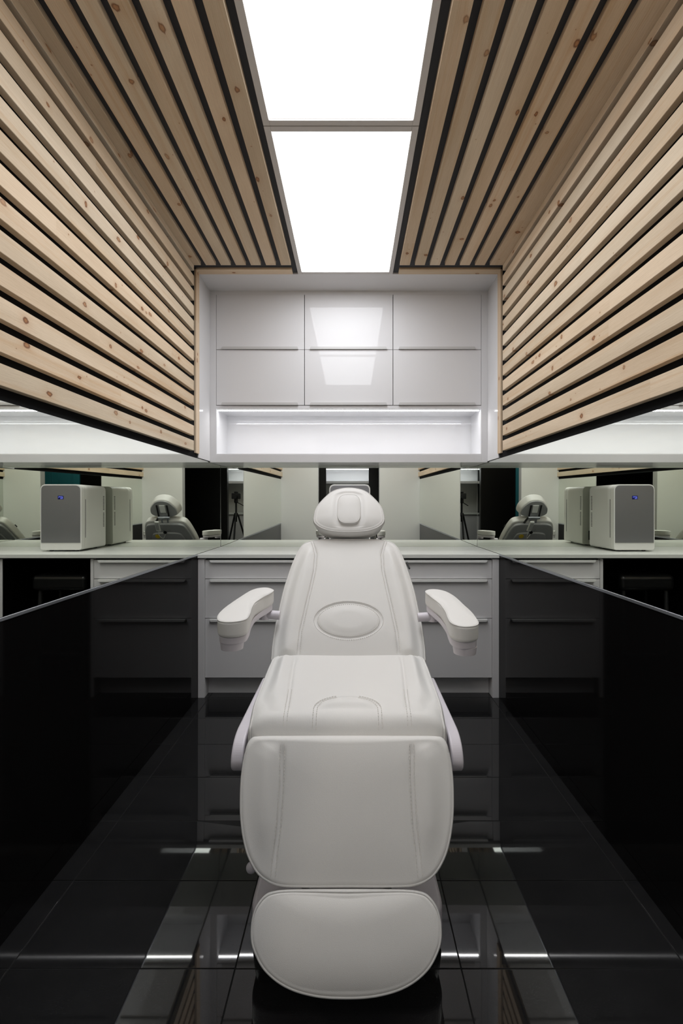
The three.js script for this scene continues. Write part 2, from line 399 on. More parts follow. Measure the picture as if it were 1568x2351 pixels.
// ---------------------------------------------------------------- base cabinets and worktop
thingMesh('worktop', box(-W + 0.001, W - 0.001, 0.889, 0.9145, DN - 0.012, DB - 0.001, 0.003), M.worktop, 'long pale grey worktop running wall to wall over the drawers', 'worktop');
const KNEE = [-0.270, 0.2916];
function drawerUnit(x0, x1, wallSide) {
  const t = thing('drawer_cabinet', 'white base cabinet of three drawers between a wainscot wall and the knee space', 'cabinet', 'drawer cabinets under the worktop');
  const [wa, wb, ia, ib] = wallSide < 0 ? [x0, x0 + 0.041, x1 - 0.02, x1] : [x1 - 0.041, x1, x0, x0 + 0.02];
  part('end_panel', box(wa, wb, 0.0005, 0.882, DN + 0.002, DB - 0.02, 0.001), M.drawer, t);
  part('inner_panel', box(ia, ib, 0.0005, 0.882, DN + 0.012, DB - 0.02, 0.001), M.drawer, t);
  const a = Math.min(wb, ib) === ib ? ib : wb, b = wallSide < 0 ? ia : wa;
  part('carcass', box(a + 0.001, b - 0.001, 0.13, 0.882, DN + 0.034, DB - 0.03), M.gap, t);
  part('plinth', box(a + 0.001, b - 0.001, 0.0005, 0.124, DN + 0.088, DN + 0.104), M.drawer, t);
  const ys = [0.1244, 0.503, 0.7546, 0.884];
  for (let k = 0; k < 3; k++) {
    const dr = part('drawer', box(a + 0.002, b - 0.002, ys[k] + 0.0018, ys[k + 1] - (k === 2 ? 0.008 : 0.0022), DN + 0.012, DN + 0.032, 0.001), M.drawer, t);
    const y = ys[k + 1] - (k === 2 ? 0.0085 : 0.0025), hx0 = a + 0.036, hx1 = b - 0.036;
    const sh = new THREE.Shape(); sh.moveTo(hx0, 0); sh.lineTo(hx1, 0); sh.lineTo(hx1 - 0.004, -0.010); sh.quadraticCurveTo(hx1 - 0.006, -0.0135, hx1 - 0.011, -0.0135); sh.lineTo(hx0 + 0.011, -0.0135); sh.quadraticCurveTo(hx0 + 0.006, -0.0135, hx0 + 0.004, -0.010); sh.closePath();
    const hg = new THREE.ExtrudeGeometry(sh, { depth: 0.022, bevelEnabled: true, bevelSize: 0.0008, bevelThickness: 0.0008, bevelSegments: 1 });
    hg.translate(0, y, -(DN + 0.013));
    part('handle', hg, M.handle, dr, 'slim white grip rail along the upper edge');
  }
}
structMesh('trim_2', box(KNEE[0] + 0.007, KNEE[1] - 0.007, 0.0, 0.88, DB - 0.045, DB - 0.03), M.blackGloss, 'black panel at the back of the knee space under the worktop', 'trim');
structMesh('trim_3', box(KNEE[0] + 0.0005, KNEE[0] + 0.006, 0.0, 0.88, DN + 0.016, DB - 0.03), M.blackGloss, 'black lining on one side of the knee space', 'trim');
structMesh('trim_4', box(KNEE[1] - 0.006, KNEE[1] - 0.0005, 0.0, 0.88, DN + 0.016, DB - 0.03), M.blackGloss, 'black lining on the other side of the knee space', 'trim');
drawerUnit(-W + 0.001, KNEE[0], -1); drawerUnit(KNEE[1], W - 0.001, 1);

// ---------------------------------------------------------------- doorway wall behind the camera, hallway, cabin across the hall
{
  const DX0 = -0.444, DX1 = 0.402, DH = 2.14;
  const w = struct('wall_front', 'off-white painted wall with the doorway facing the chair', 'wall');
  const wo = 0.45;
  part('wall_section', box(-W - 0.10, DX0, 0, CEIL + 0.1, wo, D0), M.paint, w);
  part('wall_section', box(DX1, W + 0.10, 0, CEIL + 0.1, wo, D0), M.paint, w);
  part('wall_section', box(DX0, DX1, DH, CEIL + 0.1, wo, D0), M.paint, w);
  const j = struct('trim_1', 'pale grey lining inside the doorway', 'trim');
  part('jamb', box(DX0 - 0.001, DX0 + 0.004, 0, DH, wo - 0.004, D0 + 0.003), M.drawer, j);
  part('jamb', box(DX1 - 0.004, DX1 + 0.001, 0, DH, wo - 0.004, D0 + 0.003), M.drawer, j);
  part('head', box(DX0, DX1, DH - 0.004, DH + 0.001, wo - 0.004, D0 + 0.003), M.drawer, j);
}
const HB = -1.57;                                   // far side of the hallway
structMesh('floor_hall', box(-3.2, 3.2, -0.06, -0.001, HB - 2.3, 0.41), M.tiles[0], 'black stone floor of the hallway', 'floor');
structMesh('ceiling_hall', box(-3.2, 3.2, CEIL, CEIL + 0.1, HB - 2.3, 0.45), M.blackCeil, 'dark ceiling of the hallway', 'ceiling');
structMesh('wall_hall_left', box(-3.2, -3.1, 0, CEIL, HB, 0.45), M.blackPaint, 'black wall at one end of the hallway', 'wall');
structMesh('wall_hall_right', box(3.1, 3.2, 0, CEIL, HB, 0.45), M.blackPaint, 'black wall at the other end of the hallway', 'wall');
{
  const w = struct('wall_hall_back', 'black wall across the hallway with an opening to the cabin opposite', 'wall');
  part('wall_section', box(-3.1, -0.448, 0, CEIL, HB - 0.1, HB), M.blackPaint, w);
  part('wall_section', box(0.328, 3.1, 0, CEIL, HB - 0.1, HB), M.blackPaint, w);
  part('wall_section', box(-0.448, 0.328, 2.3, CEIL, HB - 0.1, HB), M.blackPaint, w);
  const n = struct('wall_hall_near', 'black painted hall side of the walls beside the doorway', 'wall');
  part('wall_section', box(-3.1, -W - 0.10, 0, CEIL, 0.36, 0.45), M.blackPaint, n);
  part('wall_section', box(W + 0.10, 3.1, 0, CEIL, 0.36, 0.45), M.blackPaint, n);
  // teal panelled door on the far wall of the hall
  const d = struct('door_1', 'teal panelled door in the black hallway wall', 'door');
  const x0 = -1.95, x1 = -1.07, f = HB + 0.004;
  part('leaf', box(x0, x1, 0.005, 2.12, f, f + 0.036, 0.002), M.teal, d);
  for (const [a, b] of [[0.2, 0.85], [1.0, 1.95]]) for (const [u, v] of [[x0 + 0.12, -1.56], [-1.46, x1 - 0.12]]) {
    part('raised_panel', box(u + 0.03, v - 0.03, a + 0.03, b - 0.03, f + 0.034, f + 0.046, 0.005), M.teal, d);
    part('moulding', [box(u, u + 0.018, a, b, f + 0.034, f + 0.05, 0.005), box(v - 0.018, v, a, b, f + 0.034, f + 0.05, 0.005), box(u + 0.018, v - 0.018, a, a + 0.018, f + 0.034, f + 0.05, 0.005), box(u + 0.018, v - 0.018, b - 0.018, b, f + 0.034, f + 0.05, 0.005)], M.teal, d);
  }
  part('door_handle', [rod(V3(-1.13, 1.02, f + 0.036), V3(-1.13, 1.02, f + 0.085), 0.009), rod(V3(-1.13, 1.02, f + 0.08), V3(-1.25, 1.02, f + 0.08), 0.008)], M.chrome, d);
  const l = thing('hall_light', 'small round ceiling light in the hallway', 'ceiling light');
  const cg = new THREE.CylinderGeometry(0.09, 0.09, 0.03, 32); cg.translate(-0.9, CEIL - 0.015, 0.6); part('housing', cg, M.drawer, l);
  const dg = new THREE.CylinderGeometry(0.075, 0.075, 0.006, 32); dg.translate(-0.9, CEIL - 0.033, 0.6); part('diffuser', dg, M.panelGlow, l);
  rectLight('hall_lamp', 0xfff3e4, HALL_LIGHT, 0.14, 0.14, new THREE.Vector3(-0.9, CEIL - 0.04, 0.6), new THREE.Vector3(-0.9, 0, 0.6));
}
{   // the cabin across the hall: same build, seen only in the mirrors
  const B = -3.75, N = -3.25;                       // back wall, niche front (as depths behind the camera)
  for (const s of [-1, 1]) {
    const X = (a, b, ...r) => s < 0 ? box(-b, -a, ...r) : box(a, b, ...r);
    const w = struct('wall_cabin_' + (s < 0 ? 'left' : 'right'), 'slatted side wall of the cabin across the hallway', 'wall');
    part('wall_core', X(W + 0.012, W + 0.08, 0, CEIL, B, HB - 0.1), M.paint, w);
    part('wall_lining', X(W, W + 0.012, 0, MIRT, B, HB - 0.1), M.blackGloss, w);
    part('black_backing', X(W, W + 0.012, MIRT, CEIL, B, HB - 0.1), M.blackBack, w);
    for (let i = 0; i < 12; i++) slat(w, 'slat', 1.45, SW, SL, V3(s * W, EYE + 0.3231 + i * PITCH + SW / 2, (HB - 0.1 + N + 0.13) / 2), s < 0 ? 'L' : 'R');
  }
  structMesh('wall_cabin_back', box(-W - 0.08, W + 0.08, 0, CEIL, B - 0.1, B), M.paint, 'back wall of the cabin across the hallway', 'wall');
  const t = thing('cabin_niche', 'white cabinet with lit niche in the cabin across the hallway, seen in mirror', 'niche');
  const y0 = EYE + 0.373, y1 = EYE + 0.64;
  part('upper_cabinet', box(-W, W, y1, CEIL - 0.002, B + 0.01, N), M.whiteGloss, t);
  part('lower_rail', box(-W, W, y0 - 0.05, y0, B + 0.01, N), M.whiteGloss, t);
  part('back_panel', box(-W, W, y0, y1, B + 0.01, B + 0.02), M.whiteNiche, t);
  ledStrip(t, -W + 0.02, W - 0.02, y1 - 0.006, N - 0.015);
  rectLight('cabin_strip', 0xf4f7ff, STRIP_LIGHT * 3, 2 * W - 0.04, 0.010, V3(0, y1 - 0.0145, N - 0.015), V3(0, 0, N - 0.015));
  const c = thing('cabin_counter', 'pale counter with drawers in the cabin across the hallway, seen in mirror', 'counter');
  part('counter_top', box(-W + 0.03, W - 0.03, 0.886, 0.911, B + 0.01, N + 0.05), M.worktop, c);
  part('counter_front', box(-W + 0.03, W - 0.03, 0.002, 0.884, B + 0.01, N + 0.03), M.drawer, c);
  lightPanel(-0.02, -2.95, -1.75, CEIL, 'white ceiling light panel in the cabin across the hallway', undefined, PANEL_LIGHT * 0.8);
}

// ---------------------------------------------------------------- treatment chair
const CX = 0.009;                                   // middle of the chair
const yToPlane = (py, pl) => {                      // point of a tilted plane (h0,d0)-(h1,d1) that the ray of image row py meets
  const m = (VPY - py) / FOC, a = pl.h1 - pl.h0, b = pl.d1 - pl.d0;
  const t = (EYE + m * pl.d0 - pl.h0) / (a - m * b);
  return { t, h: pl.h0 + a * t, d: pl.d0 + b * t };
};
function frameOf(pl) {                              // v runs from (h0,d0) to (h1,d1); n = out of the upholstery
  const V = new THREE.Vector3(0, pl.h1 - pl.h0, -(pl.d1 - pl.d0)), len = V.length(); V.normalize();
  const U = new THREE.Vector3(1, 0, 0), N = new THREE.Vector3().crossVectors(U, V);
  if (pl.flip) N.negate();
  const O = V3(CX, pl.h0, pl.d0);
  return { O, U, V, N, len, at: (u, v, z) => O.clone().addScaledVector(U, u).addScaledVector(V, v).addScaledVector(N, z) };
}
function outlineFromRows(rows, pl, F) {             // rows: [image row, half width in image pixels]
  const q = rows.map(([py, hw]) => { const p = yToPlane(py, pl); return [hw * p.d / FOC, p.t * F.len]; });
  return q;
}
function closed(half) {                             // half: right side points, first and last may lie on the axis
  const R = half.map(([u, v]) => new THREE.Vector3(u, v, 0)), L = half.filter(([u]) => u > 0.0005).reverse().map(([u, v]) => new THREE.Vector3(-u, v, 0));
  return new THREE.CatmullRomCurve3([...R, ...L], true, 'centripetal').getSpacedPoints(288).slice(0, 288).map(p => [p.x, p.y]);
}
// an upholstered cushion: crowned top, rolled edge, side wall, flat back
function cushion(pts, F, o) {
  const n = pts.length, c = o.center ?? [0, pts.reduce((s, p) => s + p[1], 0) / n];
  const ang = pts.map(p => Math.atan2(p[1] - c[1], p[0] - c[0])), rad = pts.map(p => Math.hypot(p[0] - c[0], p[1] - c[1]));
  const order = [...Array(n).keys()].sort((a, b) => ang[a] - ang[b]);
  const radAt = (a) => {
    let lo = 0, hi = n - 1;
    if (a <= ang[order[0]] || a >= ang[order[n - 1]]) { lo = n - 1; hi = 0; }
    else { let l = 0, h = n - 1; while (h - l > 1) { const m = (l + h) >> 1; ang[order[m]] <= a ? l = m : h = m; } lo = l; hi = h; }
    const a0 = ang[order[lo]], a1 = ang[order[hi]], span = ((a1 - a0) + 2 * Math.PI) % (2 * Math.PI) || 1e-6, t = (((a - a0) + 2 * Math.PI) % (2 * Math.PI)) / span;
    return rad[order[lo]] * (1 - t) + rad[order[hi]] * t;
  };
  const rOf = (u, v) => typeof o.r === 'function' ? o.r(u, v) : o.r;
  const crown = o.crown ?? 0.01, feat = o.feature ?? (() => 0), K = 9, MR = o.rings ?? 70;
  const top = (u, v, s) => crown * (1 - Math.pow(s, 3)) + feat(u, v) * (1 - sstep(o.fade ?? 0.86, 1.0, s));
  const rings = [];
  const R = rad, ring = (fn) => { const r = []; for (let i = 0; i < n; i++) r.push(fn(i)); rings.push(r); };
  const pt = (i, rr_, z) => { const k = rr_ / R[i], u = c[0] + (pts[i][0] - c[0]) * k, v = c[1] + (pts[i][1] - c[1]) * k; return [u, v, z]; };
  for (let j = 1; j <= MR; j++) ring(i => { const q = R[i] - rOf(...pts[i]), s = j / MR, p = pt(i, q * s, 0); p[2] = top(p[0], p[1], s); return p; });
  for (let k = 1; k <= K; k++) ring(i => { const r = rOf(...pts[i]), a = k / K * Math.PI / 2; return pt(i, R[i] - r + r * Math.sin(a), -r * (1 - Math.cos(a))); });
  const rb = Math.min(0.012, o.thick * 0.25);
  const tp = o.taper ?? 1;
  ring(i => pt(i, R[i] * (1 + (tp - 1) * 0.85), -(o.thick - rb)));
  for (let k = 1; k <= 4; k++) ring(i => { const a = k / 4 * Math.PI / 2; return pt(i, R[i] * tp - rb * (1 - Math.cos(a)), -(o.thick - rb) - rb * Math.sin(a)); });
  ring(i => pt(i, R[i] * 0.5, -o.thick));
  const pos = [], uv = [], idx = [];
  const put = (p) => { const w = F.at(p[0], p[1], p[2] + (o.bend ? o.bend(p[0], p[1]) : 0)); pos.push(w.x, w.y, w.z); uv.push(p[0], p[1] + p[2]); };
  put([c[0], c[1], top(c[0], c[1], 0)]);
  for (const r of rings) for (const p of r) put(p);
  put([c[0], c[1], -o.thick]);
  const flipW = new THREE.Vector3().crossVectors(F.U, F.V).dot(F.N) < 0, area = pts.reduce((s, p, i) => { const q = pts[(i + 1) % n]; return s + p[0] * q[1] - q[0] * p[1]; }, 0);
  const ccw = (area > 0) !== flipW, tri = (a, b, d) => ccw ? idx.push(a, b, d) : idx.push(a, d, b);
  for (let i = 0; i < n; i++) tri(0, 1 + i, 1 + (i + 1) % n);
  for (let j = 0; j < rings.length - 1; j++) for (let i = 0; i < n; i++) {
    const a = 1 + j * n + i, b = 1 + j * n + (i + 1) % n; tri(a, a + n, b); tri(b, a + n, b + n);
  }
  const e = 1 + (rings.length - 1) * n, l = pos.length / 3 - 1;
  for (let i = 0; i < n; i++) tri(e + i, l, e + (i + 1) % n);
  const g = new THREE.BufferGeometry();
  g.setAttribute('position', new THREE.Float32BufferAttribute(pos, 3));
  g.setAttribute('uv', new THREE.Float32BufferAttribute(uv, 2));
  g.setIndex(idx); g.computeVertexNormals();
  const surf = (u, v) => {
    const a = Math.atan2(v - c[1], u - c[0]), q = Math.hypot(u - c[0], v - c[1]), r = rOf(u, v), ro = radAt(a), s = q / Math.max(1e-6, ro - r);
    let z; if (s <= 1) z = top(u, v, s); else { const w = clamp((q - (ro - r)) / r, 0, 1); z = -r * (1 - Math.sqrt(Math.max(0, 1 - w * w))); }
    return z + (o.bend ? o.bend(u, v) : 0);
  };
  const piping = (r, keep = null) => {
    const run = pts.map((p, i) => [p, i]).filter(([p, i]) => i % 3 === 0).map(([p]) => p);
    const place = (p) => { const rr0 = rOf(...p), zz = -rr0 * 0.30, w = Math.acos(1 + zz / rr0), q = Math.hypot(p[0] - c[0], p[1] - c[1]), f = (q - rr0 * (1 - Math.sin(w))) / q; return F.at(c[0] + (p[0] - c[0]) * f, c[1] + (p[1] - c[1]) * f, zz + (o.bend ? o.bend(p[0], p[1]) : 0)); };
    if (!keep) return tube(run.map(place), r, 240, 6, true);
    let st = run.findIndex((p, i) => keep(p) && !keep(run[(i + run.length - 1) % run.length])); if (st < 0) st = 0;
    const line = []; for (let i = 0; i < run.length; i++) { const p = run[(st + i) % run.length]; if (!keep(p)) break; line.push(place(p)); }
    return tube(line, r, 220, 6, false);
  };
  return { g, surf, piping };
}
// dashes of thread along a line drawn on a cushion
function stitches(line, F, surf, step = 0.0082, len = 0.0050, r = 0.0010) {
  const c = new THREE.CatmullRomCurve3(line.map(([u, v]) => new THREE.Vector3(u, v, 0)), false, 'centripetal'), L = c.getLength(), out = [];
  for (let s = step / 2; s < L; s += step) {
    const a = c.getPointAt(clamp((s - len / 2) / L, 0, 1)), b = c.getPointAt(clamp((s + len / 2) / L, 0, 1));
    const g = rod(F.at(a.x, a.y, surf(a.x, a.y) + 0.0014), F.at(b.x, b.y, surf(b.x, b.y) + 0.0014), r, r, 5); out.push(g);
  }
  return out;
}
const lerpTable = (t) => (x) => { if (x <= t[0][0]) return t[0][1]; for (let i = 1; i < t.length; i++) if (x <= t[i][0]) { const [a, p] = t[i - 1], [b, q] = t[i], w = (x - a) / (b - a); return p + (q - p) * w; } return t[t.length - 1][1]; };
const seamTable = (rows, pl, F) => { const q = outlineFromRows(rows, pl, F).map(([u, v]) => [v, u]).sort((a, b) => a[0] - b[0]); return lerpTable(q); };

const chair = thing('treatment_chair', 'white leather reclining treatment chair with armrests and foot plate on black floor', 'treatment chair');
{
  // ---- backrest
  const PB = { h0: 0.640, d0: 1.764, h1: 1.09, d1: 2.12 }, FB = frameOf(PB); 
  const half = outlineFromRows([[1233, 40], [1234.5, 72], [1238, 92], [1245, 107], [1261, 119], [1286, 131], [1319.5, 143], [1352.7, 153.5], [1398, 164], [1431, 171], [1469, 177], [1506, 180], [1522, 178], [1526, 120]], PB, FB);
  const pts = closed(half);
  const seam = seamTable([[1238, 86], [1256, 80], [1274, 75.5], [1311, 78], [1348, 86], [1386, 95], [1452, 109.5], [1506, 115], [1530, 116]], PB, FB);
  const oc = yToPlane(1427.3, PB), ov = oc.t * FB.len, ou = 74 * oc.d / FOC, oh = 0.5 * (yToPlane(1388, PB).t - yToPlane(1466, PB).t) * FB.len;
  const feature = (u, v) => {
    const e = Math.abs(u) - seam(v), fadeTop = 1 - sstep(FB.len * 0.93, FB.len, v);
    let z = 0.015 * sstep(-0.004, 0.045, e) - 0.0058 * gauss(e, 0.0055) * (0.4 + 0.6 * fadeTop);
    const q = Math.hypot(u / ou, (v - ov) / oh), de = (q - 1) * Math.min(ou, oh);
    z += 0.006 * (1 - sstep(0.45, 1, q)) - 0.0045 * gauss(de, 0.0048);
    return z;
  };
  const C = cushion(pts, FB, { thick: 0.085, crown: 0.018, r: 0.028, feature, rings: 90 });
  const b = part('backrest', C.g, M.leather, chair, 'white leather backrest with padded side bolsters');
  part('piping', C.piping(0.0028), M.leather, b);
  const vs = [...Array(26).keys()].map(i => 0.045 + i / 25 * (FB.len - 0.06));
  const st = []; for (const s of [-1, 1]) for (const o of [-0.0055, 0.0055]) st.push(...stitches(vs.map(v => [s * (seam(v) + o), v]), FB, C.surf));
  for (const k of [0.95, 1.07]) st.push(...stitches([...Array(49).keys()].map(i => { const a = i / 48 * Math.PI * 2; return [ou * k * Math.cos(a), ov + oh * (k + (k - 1) * 0.6) * Math.sin(a)]; }), FB, C.surf));
  part('stitching', st, M.thread, b).userData.kind = 'stuff';
  part('fabric_tag', (() => { const g = new RoundedBoxGeometry(0.006, 0.034, 0.010, 1, 0.002); g.rotateZ(0.30); g.applyMatrix4(new THREE.Matrix4().makeBasis(FB.U, FB.V, FB.N)); const p = yToPlane(1296, PB), w = FB.at(136.5 * p.d / FOC, p.t * FB.len, -0.009); g.translate(w.x, w.y, w.z); return g; })(), M.rubber, b, 'small black tag at the side seam');
  // back shell with ridges, sticker and socket
  const FS = { ...FB, at: (u, v, z) => FB.at(u, v, z - 0.0855) };
  const scaled = (k, kv, dv) => pts.map(([u, v]) => [u * k, (v - FB.len / 2) * kv + FB.len / 2 + dv]);
  const S1 = cushion(scaled(0.95, 0.93, -0.005), { ...FS, N: FB.N.clone().negate(), at: (u, v, z) => FS.at(u, v, -0.03 - z) }, { thick: 0.03, crown: 0, r: 0.012, rings: 8 });
  const sh = part('back_shell', S1.g, M.shell, chair, 'grey plastic back cover');
  const S2 = cushion(scaled(0.72, 0.70, -0.05), { ...FS, N: FB.N.clone().negate(), at: (u, v, z) => FS.at(u, v, -0.048 - z) }, { thick: 0.018, crown: 0.004, r: 0.012, rings: 8 });
  part('shell_ridge', S2.g, M.shell, sh);
  const onBack = (u, v, z) => FS.at(u, v, -0.05 - z);
  part('warning_sticker', (() => { const g = rod(onBack(0.10, 0.395, 0), onBack(0.10, 0.395, 0.004), 0.026, 0.026, 28); return g; })(), M.yellow, sh, 'round yellow sticker');
  part('socket', rod(onBack(0.01, 0.45, -0.004), onBack(0.01, 0.45, 0.004), 0.018, 0.018, 20), M.rubber, sh);
  // ---- headrest
  const PH = { h0: 1.112, d0: 2.075, h1: 1.312, d1: 2.195 }, FH = frameOf(PH);
  const hh = outlineFromRows([[1222, 0], [1221, 24], [1218.6, 44], [1211, 67], [1200, 80.5], [1192, 83], [1181.6, 82], [1167.6, 78.5], [1155, 71], [1141, 58.5], [1125.5, 39.5], [1119, 20], [1117, 0]], PH, FH);
  const hp = closed(hh);
  const pc = yToPlane(1171, PH).t * FH.len, pu = 0.0555, pv = 0.5 * (yToPlane(1136, PH).t - yToPlane(1206, PH).t) * FH.len;
  const hf = (u, v) => { const q = Math.pow(Math.pow(Math.abs(u / pu), 3.4) + Math.pow(Math.abs((v - pc) / pv), 3.4), 1 / 3.4), e = (q - 1) * pu; return -0.008 * gauss(Math.max(0, e), 0.014); };
  const CH = cushion(hp, FH, { thick: 0.10, crown: 0.016, r: 0.018, feature: hf, center: [0, pc * 0.85], rings: 80, taper: 0.9 });
  const head = part('headrest', CH.g, M.leather, chair, 'white leather half-round headrest');
  part('piping', CH.piping(0.0026), M.leather, head);
  const padPts = [...Array(200).keys()].map(i => { const a = i / 200 * Math.PI * 2, c = Math.cos(a), s = Math.sin(a), e = 2 / 3.4; return [pu * 0.93 * Math.sign(c) * Math.pow(Math.abs(c), e), pc + pv * 0.95 * Math.sign(s) * Math.pow(Math.abs(s), e)]; });
  const FP = { ...FH, at: (u, v, z) => FH.at(u, v, z + 0.0165) };
  const CP = cushion(padPts, FP, { thick: 0.022, crown: 0.004, r: 0.009, rings: 24, center: [0, pc] });
  const pad = part('face_pad', CP.g, M.leather, head, 'raised white leather pad in the headrest');
  part('piping', CP.piping(0.0022), M.leather, pad);
  const FHb = (u, v, z) => FH.at(u, v, -0.10 - z);
  const HS = cushion(hp.map(([u, v]) => [u * 0.85, (v - pc) * 0.82 + pc]), { ...FH, N: FH.N.clone().negate(), at: (u, v, z) => FHb(u, v, 0.012 + z) }, { thick: 0.012, crown: 0, r: 0.006, rings: 6, center: [0, pc * 0.9] });
  part('head_shell', HS.g, M.shell, head, 'grey plastic back of the headrest');
  for (const s of [-1, 1]) part('slide_rail', rod(FHb(s * 0.052, pc + 0.06, 0.022), FHb(s * 0.052, pc - 0.10, 0.03), 0.008, 0.008, 10), M.rubber, head, 'black adjusting rail');
  part('slide_plate', (() => { const g = new RoundedBoxGeometry(0.06, 0.09, 0.012, 2, 0.004), w = FHb(0, pc + 0.012, 0.016), m = new THREE.Matrix4().makeBasis(FH.U, FH.V, FH.N); g.applyMatrix4(m); g.translate(w.x, w.y, w.z); return g; })(), M.handle, head);
  const neck = part('headrest_bracket', [rod(FHb(-0.06, pc - 0.085, 0.03), FHb(0.06, pc - 0.085, 0.03), 0.017, 0.017, 12), rod(FHb(-0.03, pc - 0.08, 0.025), FB.at(-0.03, FB.len * 0.80, -0.11), 0.009, 0.009, 10), rod(FHb(0.03, pc - 0.08, 0.025), FB.at(0.03, FB.len * 0.80, -0.11), 0.009, 0.009, 10)], M.metal, chair, 'metal bracket carrying the headrest');
  part('lock_lever', rod(FHb(0.06, pc - 0.085, 0.03), FHb(0.095, pc - 0.14, 0.045), 0.009, 0.012, 10), M.rubber, neck, 'black locking lever');
  // ---- seat
  const PS = { h0: 0.676, d0: 1.795, h1: 0.640, d1: 1.325 }, FS2 = frameOf(PS);
  const N2 = FS2.N; // v forward, u right: N must point up
  if (N2.y < 0) N2.negate();
  const FSeat = { ...FS2, N: N2, at: (u, v, z) => FS2.O.clone().addScaledVector(FS2.U, u).addScaledVector(FS2.V, v).addScaledVector(N2, z) };
  const sl = FS2.len, half2 = [[0.0, 0.0], [0.20, 0.0], [0.262, 0.008], [0.279, 0.03], [0.2825, 0.08], [0.283, 0.2], [0.2825, 0.34], [0.281, 0.42], [0.277, sl - 0.018], [0.262, sl - 0.004], [0.20, sl], [0, sl]];
  const sp = closed(half2);
  const sseam = (v) => 0.193 - 0.02 * sstep(0, sl, v);
  const archU = 0.092, archV = sl - 0.118;
  const sf = (u, v) => {
    const e = Math.abs(u) - sseam(v);
    let z = 0.019 * sstep(-0.002, 0.045, e) * (1 - 0.75 * sstep(0.15, sl - 0.03, v)) - 0.0055 * gauss(e, 0.0055);
    const q = v > archV + 0.06 ? Math.abs(u) / archU : Math.hypot(u / archU, (archV + 0.06 - v) / 0.06), de = (q - 1) * archU;
    if (v > archV - 0.03) z += 0.006 * (1 - sstep(0.6, 1.0, q)) - 0.0028 * gauss(de, 0.006);
    return z;
  };
  const CS = cushion(sp, FSeat, { thick: 0.125, crown: 0.010, r: (u, v) => 0.026 + 0.034 * sstep(sl - 0.12, sl - 0.02, v), feature: sf, rings: 90, center: [0, sl * 0.5] });
  const seat = part('seat', CS.g, M.leather, chair, 'white leather seat cushion with stitched panels');
  for (const s of [-1, 1]) {
    const line = [[0.2580, 0.016], [0.2695, 0.035], [0.2735, 0.1], [0.2738, 0.2], [0.2733, 0.3], [0.272, 0.38], [0.270, sl - 0.05], [0.2695, sl - 0.025]].map(([u, v]) => FSeat.at(s * u, v, CS.surf(s * u, v) + 0.0004));
    line.push(FSeat.at(s * 0.2695, sl - 0.009, -0.035), FSeat.at(s * 0.2685, sl - 0.004, -0.065), FSeat.at(s * 0.2680, sl - 0.0035, -0.11));
    part('piping', tube(line, 0.0030, 70, 6), M.leather, seat);
  }
  const sst = [];
  for (const s of [-1, 1]) for (const o of [-0.005, 0.005]) {
    sst.push(...stitches([...Array(18).keys()].map(i => { const v = 0.30 + i / 17 * (sl - 0.305); return [s * (sseam(v) + o), v]; }), FSeat, CS.surf));
    const A = []; for (let i = 0; i <= 14; i++) { const a = 0.35 + i / 14 * (Math.PI / 2 - 0.35); A.push([s * (archU + o) * Math.sin(a), archV + 0.06 - (0.06 + o) * Math.cos(a)]); }
    for (let i = 1; i <= 6; i++) A.push([s * (archU + o), archV + 0.06 + i / 6 * (sl - archV - 0.065)]);
    sst.push(...stitches(A, FSeat, CS.surf));
  }
  part('stitching', sst, M.thread, seat).userData.kind = 'stuff';
  part('seat_pan', (() => { const g = box(CX - 0.25, CX + 0.25, 0.50, 0.545, 1.42, 1.80, 0.01); return g; })(), M.plastic, chair);
  // ---- leg rest
  const PL = { h0: 0.6035, d0: 1.295, h1: 0.3234, d1: 1.14 }, FL = frameOf(PL);
  if (FL.N.z < 0) FL.N.negate();
  const FLr = { ...FL, at: (u, v, z) => FL.O.clone().addScaledVector(FL.U, u).addScaledVector(FL.V, v).addScaledVector(FL.N, z) };
  const lh = outlineFromRows([[1687.5, 0], [1688, 130], [1689, 205], [1692, 221], [1704, 231], [1723, 236], [1743, 240.5], [1784, 246], [1825, 248], [1874, 247.5], [1927, 241], [1968, 230], [2004, 211], [2020, 195], [2030, 178], [2037, 155], [2040, 110], [2041, 0]], PL, FL);
  const lp = closed(lh);
  const ls = seamTable([[1685, 147], [1702, 148], [1784, 149], [1886, 155], [1960, 164], [2045, 172]], PL, FL);
  const lf = (u, v) => { const e = Math.abs(u) - ls(v); return -0.005 * gauss(e, 0.0065) + 0.010 * sstep(-0.004, 0.05, e) * (1 - sstep(FL.len - 0.13, FL.len - 0.01, v)); };
  const CL = cushion(lp, FLr, { thick: 0.062, crown: 0.006, r: (u, v) => 0.016 + 0.008 * (1 - sstep(0.0, 0.03, v)), feature: lf, rings: 90, fade: 0.75 });
  const leg = part('leg_rest', CL.g, M.leather, chair, 'white leather leg rest hanging below the seat');
  part('piping', CL.piping(0.003, (p) => p[1] > 0.016), M.leather, leg);
  const lst = []; for (const s of [-1, 1]) for (const o of [-0.0055, 0.0055]) lst.push(...stitches([...Array(30).keys()].map(i => { const v = 0.012 + i / 29 * (FL.len - 0.03); return [s * (ls(v) + o), v]; }), FLr, CL.surf));
  part('stitching', lst, M.thread, leg).userData.kind = 'stuff';
  part('leg_rest_board', (() => { const g = new RoundedBoxGeometry(0.46, 0.27, 0.014, 1, 0.004), m = new THREE.Matrix4().makeBasis(FL.U, FL.V, FL.N), w = FLr.at(0, FL.len * 0.5, -0.0705); if (m.determinant() < 0) m.scale(new THREE.Vector3(1, -1, 1)); g.applyMatrix4(m); g.translate(w.x, w.y, w.z); return g; })(), M.plastic, leg);
